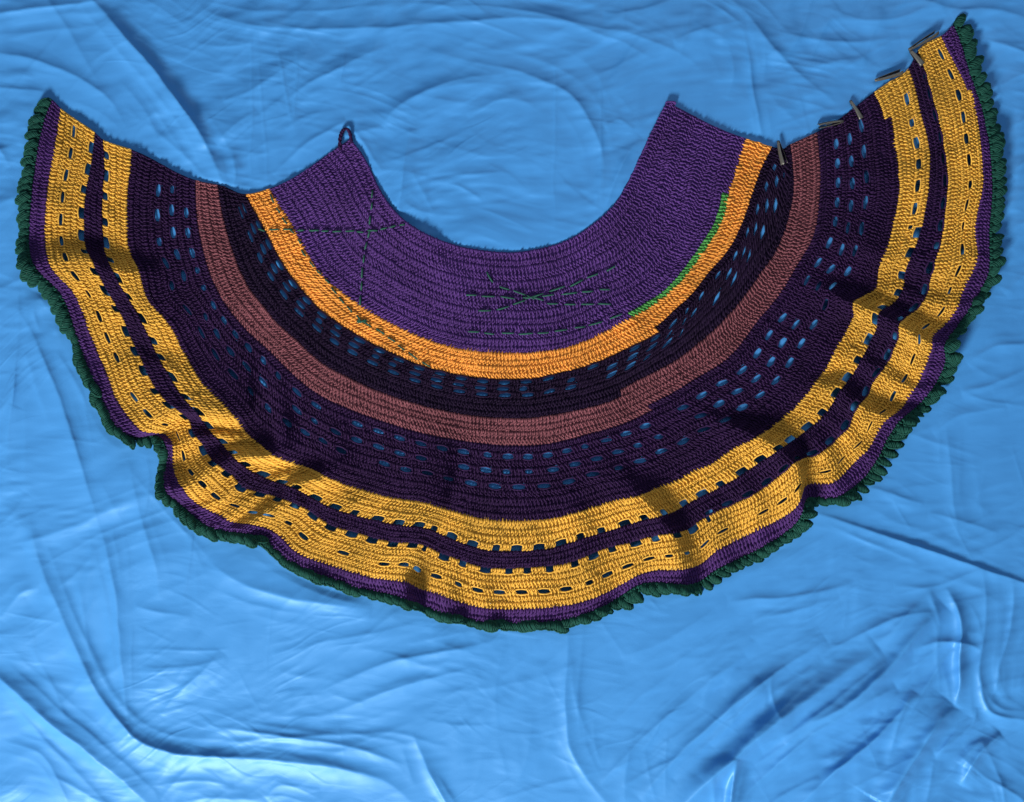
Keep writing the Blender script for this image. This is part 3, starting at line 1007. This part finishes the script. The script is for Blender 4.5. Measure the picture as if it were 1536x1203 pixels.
from mathutils import Matrix, Vector
SHELLS = [shell_mesh(100 + i) for i in range(5)]
us = np.linspace(0.0, 12.0, 4000)
W = lift(us, np.full_like(us, 9.3), 0)
Ls = np.concatenate([[0], np.cumsum(np.linalg.norm(np.diff(W, axis=0), axis=1))])
nsh = int(Ls[-1] / 0.0132)
for k, u in enumerate(np.interp(np.linspace(0.004, Ls[-1] - 0.004, nsh), Ls, us)):
    a, b = lift(np.array([u - .012, u + .012]), np.array([9.3, 9.3]), 0)
    p0, p1 = lift(np.array([u, u]), np.array([9.18, 9.9]), np.array([2.2, 2.0]))
    out = Vector(p1 - p0)
    wid = out.length
    yv = out.normalized()
    xv = Vector(b - a)
    xv = (xv - yv * xv.dot(yv)).normalized()
    zv = xv.cross(yv).normalized()
    if zv.z < 0:
        xv, zv = -xv, -zv
    M = Matrix((xv, yv, zv)).transposed().to_4x4()
    M = M @ Matrix.Rotation(R(52 + rng.normal(0, 9)), 4, 'Z') @ Matrix.Rotation(R(-32 + rng.normal(0, 9)), 4, 'Y') @ Matrix.Rotation(R(rng.normal(0, 6)), 4, 'X')
    s = 1.0 * np.clip(wid * 1000 / 12.5, .98, 1.12) * rng.uniform(.93, 1.08)
    M = Matrix.Translation(Vector(p0)) @ M @ Matrix.Diagonal((s, s, s, 1))
    o = bpy.data.objects.new('shell', SHELLS[int(rng.integers(5))])
    col.objects.link(o)
    o.parent = edge_obj
    o.matrix_basis = M

# ---- neat cord that finishes the neckline
uu_ = np.linspace(0, 12, 900)
Pc = []
for k in range(2):
    ph = uu_ / 12 * 2 * math.pi * 75 + k * math.pi
    p_ = surf(uu_, np.full_like(uu_, .012))
    Pc.append(to_world(p_[:, 0], p_[:, 1] + .5 * np.cos(ph), height(uu_, 0 * uu_) + .9 + .5 * np.sin(ph)))
v, q = tubes(np.array(Pc), 1.5 / 1000, 6)
link('neck_cord', mesh_from('neck_cord', v, q), Y['purple'], skirt, TOP)

# ---- lookup from photo position to the skirt's surface height
LU, LV = np.meshgrid(np.linspace(0, 12, 1400), np.linspace(0, 10, 260))
LP = surf(LU, LV).reshape(-1, 2)
LZ = height(LU, LV).ravel()


def top_at(x, y):
    return LZ[np.argmin((LP[:, 0] - x) ** 2 + (LP[:, 1] - y) ** 2)]


# ---- button loop at the left tip of the waist band
a = np.linspace(0, 1, 40)
loop = spline2([(510, 224), (510, 209), (512.5, 199), (517, 193.5), (522, 194.5), (525.5, 202), (527, 216)], 40)
P = []
for s in range(2):
    ph = a * 2 * math.pi * 6 + s * math.pi
    z = 5 + 1.2 * np.sin(ph) + 1.5 * np.sin(a * math.pi)
    P.append(to_world(loop[:, 0] + 1.3 * np.cos(ph), loop[:, 1], z))
v, q = tubes(np.array(P), 1.9 / 1000, 6)
o = link('button_loop', mesh_from('button_loop', v, q), Y['plum'], skirt, TOP)
o['label'] = 'small crocheted loop at the left tip of the waist'
# little knot at the right tip
P = []
for k in range(5):
    t = np.linspace(0, 2 * math.pi, 12)
    P.append(to_world(1006 + 3 * np.cos(t + k) + (k - 2) * 2.0, 155 + 2.4 * np.sin(t + k), 4.5 + 1 * np.sin(t * 2 + k)))
v, q = tubes(np.array(P), 1.4 / 1000, 6)
link('corner_knot', mesh_from('corner_knot', v, q), Y['purple'], skirt, TOP)

# ---- basting threads in running stitch
THREADS = [
    ([(388, 343), (440, 345), (500, 347), (553, 346), (607, 336)], 'dark green basting line running level across the left of the waist', 13, 5),
    ([(560, 283), (556, 319), (553, 348), (546, 379), (543, 410), (541, 440), (540, 462)], 'dark green basting line running down the left of the waist', 14, 7),
    ([(405, 293), (418, 317), (430, 337), (446, 358), (456, 382), (469, 397), (482, 413), (498, 432), (513, 452), (529, 468), (545, 483)], 'dark basting line along the left of the orange stripe', 13, 7),
    ([(545, 483), (568, 496), (589, 511), (609, 526), (631, 542), (648, 552)], 'dark basting line crossing the orange stripe', 16, 6),
    ([(697, 442), (752, 446), (796, 446), (838, 441), (880, 438), (926, 431)], 'level green basting line through the crossing', 20, 9),
    ([(718, 467), (757, 461), (796, 447), (848, 429), (890, 414), (928, 396)], 'green basting line rising to the right', 21, 8),
    ([(731, 408), (744, 427), (768, 435), (796, 445), (827, 454), (874, 457), (921, 455)], 'green basting line falling to the right', 17, 8),
    ([(702, 497), (744, 500), (801, 501), (835, 497), (887, 487), (934, 471)], 'lowest green basting line on the waist', 19, 8),
]
for pts, lab, on, off in THREADS:
    sp_ = spline2(pts, 200)
    L = np.concatenate([[0], np.cumsum(np.linalg.norm(np.diff(sp_, axis=0), axis=1))])
    s = 0.0
    P = []
    while s + on * .5 < L[-1]:
        ln = on * rng.uniform(.75, 1.2)
        t = np.linspace(s, min(L[-1], s + ln), 7)
        x, y = np.interp(t, L, sp_[:, 0]), np.interp(t, L, sp_[:, 1])
        j = rng.normal(0, .6, 2)
        z = np.array([top_at(xx, yy) for xx, yy in zip(x, y)]) + np.array([2.2, 4.0, 4.8, 5.0, 4.8, 4.0, 2.2])
        P.append(to_world(x + j[0], y + j[1] + rng.normal(0, .8) * np.linspace(-1, 1, 7), z))
        s += ln + off * rng.uniform(.7, 1.3)
    v, q = tubes(np.array(P), 1.35 / 1000, 6)
    o = link('basting_thread', mesh_from('basting_thread', v, q), Y['thread'], skirt, TOP)
    o['label'] = lab
# knots where the basting lines start or cross
for x, y, n_, label in [(543, 482, 6, None), (796, 446, 5, None)]:
    P = []
    for k in range(n_):
        an = rng.uniform(0, math.pi)
        t = np.linspace(-1, 1, 7)
        ln = rng.uniform(4, 9)
        P.append(to_world(x + t * ln * math.cos(an), y + t * ln * .5 * math.sin(an), top_at(x, y) + 5.2 - 2.2 * t * t + k * .25))
    v, q = tubes(np.array(P), 0.95 / 1000, 6)
    link('thread_knot', mesh_from('thread_knot', v, q), Y['thread'], skirt, TOP)


# ------------------------------------------------------------------ metal sewing clips on the right end
def plate(name, L, w0, w1, bow, lip, thick=0.7):
    """tapered sheet-metal jaw, narrow end at x=0, turned-down edges; mm -> m"""
    nx_, ny_ = 10, 7
    t = np.linspace(0, 1, nx_)
    s = np.linspace(-1, 1, ny_)
    w = (w0 + (w1 - w0) * t) / 2
    X = np.broadcast_to((t * L)[:, None], (nx_, ny_))
    Yq = w[:, None] * s[None, :]
    Zq = (bow * np.sin(t * math.pi))[:, None] - lip * np.clip((np.abs(s) - .62) / .38, 0, 1)[None, :] ** 1.5 * np.ones((nx_, 1))
    A = np.stack([X, Yq, Zq], -1)
    Bv = A - np.array([0, 0, thick])
    V_ = np.concatenate([A.reshape(-1, 3), Bv.reshape(-1, 3)]) / 1000
    n = nx_ * ny_
    ii = np.arange(n).reshape(nx_, ny_)
    q = [np.stack([ii[:-1, :-1], ii[1:, :-1], ii[1:, 1:], ii[:-1, 1:]], -1).reshape(-1, 4)]
    q.append(q[0][:, ::-1] + n)
    ring = np.concatenate([ii[0, :], ii[1:, -1], ii[-1, -2::-1], ii[-2:0:-1, 0]])
    r2 = np.roll(ring, -1)
    q.append(np.stack([ring, r2, r2 + n, ring + n], -1))
    return mesh_from(name, V_, np.concatenate(q), smooth=False)


JAW = plate('jaw', 40, 5.0, 11.5, 1.8, 2.4)
JAW_LOW = plate('jaw', 38, 5.0, 10.5, -0.8, -1.4)
tp = np.linspace(0, 1, 14)
pv, pq = tubes(np.array([np.stack([np.full(14, 5.0), np.linspace(-3.6, 3.6, 14), np.full(14, -2.6)], -1)]) / 1000, 1.1 / 1000, 8)
PIN = mesh_from('hinge_pin', pv, pq)
tv, tq = tubes(np.array([np.stack([4 + 24 * tp, 0 * tp, -2.4 + 1.2 * np.sin(tp * 3)], -1)]) / 1000, 1.0 / 1000, 6)
SPR = mesh_from('spring', tv, tq)

# narrow end, wide end (photo position), roll of the clip about its length, opening, label
CLIPS = [
    ((1364, 76), (1407, 49), 72, 2, 'grey metal clip lying on edge along the yellow stripe, nearest the green hem', 0.66),
    ((1366, 75), (1384, 97), 0, 4, 'flat grey metal clip over the plum stripe between the two yellow stripes', 0.8),
    ((1313, 122), (1354, 108), 66, 3, 'slim grey metal clip on edge at the corner of the inner yellow stripe', 0.66),
    ((1276, 150), (1292, 178), -6, 4, 'flat wedge shaped grey metal clip on the dark plum edge', 0.66),
    ((1265, 180), (1227, 188), 64, 3, 'bright edged metal clip beside the top of the mauve stripe', 0.66),
    ((1166, 211), (1176, 247), 58, 6, 'open metal clip gripping the black stripe beside the orange one', 0.66),
]
for (x0, y0), (x1, y1), roll, op, lab, wscale in CLIPS:
    z0, z1 = max(4.5, top_at(x0, y0) + 3.2), max(4.5, top_at(x1, y1) + 3.2)
    if abs(roll) > 30:
        z0 += 1
        z1 += 1
    p0, p1 = to_world(np.array([x0, x1], float), np.array([y0, y1], float), np.array([z0, z1]))
    d = Vector(p1 - p0)
    sc_ = d.length / 0.040
    xv = d.normalized()
    yv = Vector((0, 0, 1)).cross(xv).normalized()
    zv = xv.cross(yv)
    M = Matrix.Translation(Vector(p0)) @ Matrix((xv, yv, zv)).transposed().to_4x4() @ Matrix.Rotation(R(roll), 4, 'X')
    root = bpy.data.objects.new('metal_clip', None)
    col.objects.link(root)
    root.empty_display_size = 0.01
    root.matrix_basis = M
    root['label'] = lab
    root['category'] = 'clip'
    root['group'] = 'metal clips along the right edge of the skirt'
    for nm, me, mm in (('upper_jaw', JAW, Matrix.Rotation(R(-op), 4, 'Y')),
                       ('lower_jaw', JAW_LOW, Matrix.Translation((0.0005, 0, -0.0048)) @ Matrix.Rotation(R(op * .6), 4, 'Y')),
                       ('hinge_pin', PIN, Matrix()), ('spring', SPR, Matrix())):
        o = bpy.data.objects.new(nm, me)
        col.objects.link(o)
        if not me.materials:
            me.materials.append(METAL)
        o.parent = root
        o.matrix_basis = Matrix.Diagonal((sc_, wscale, wscale, 1)) @ mm
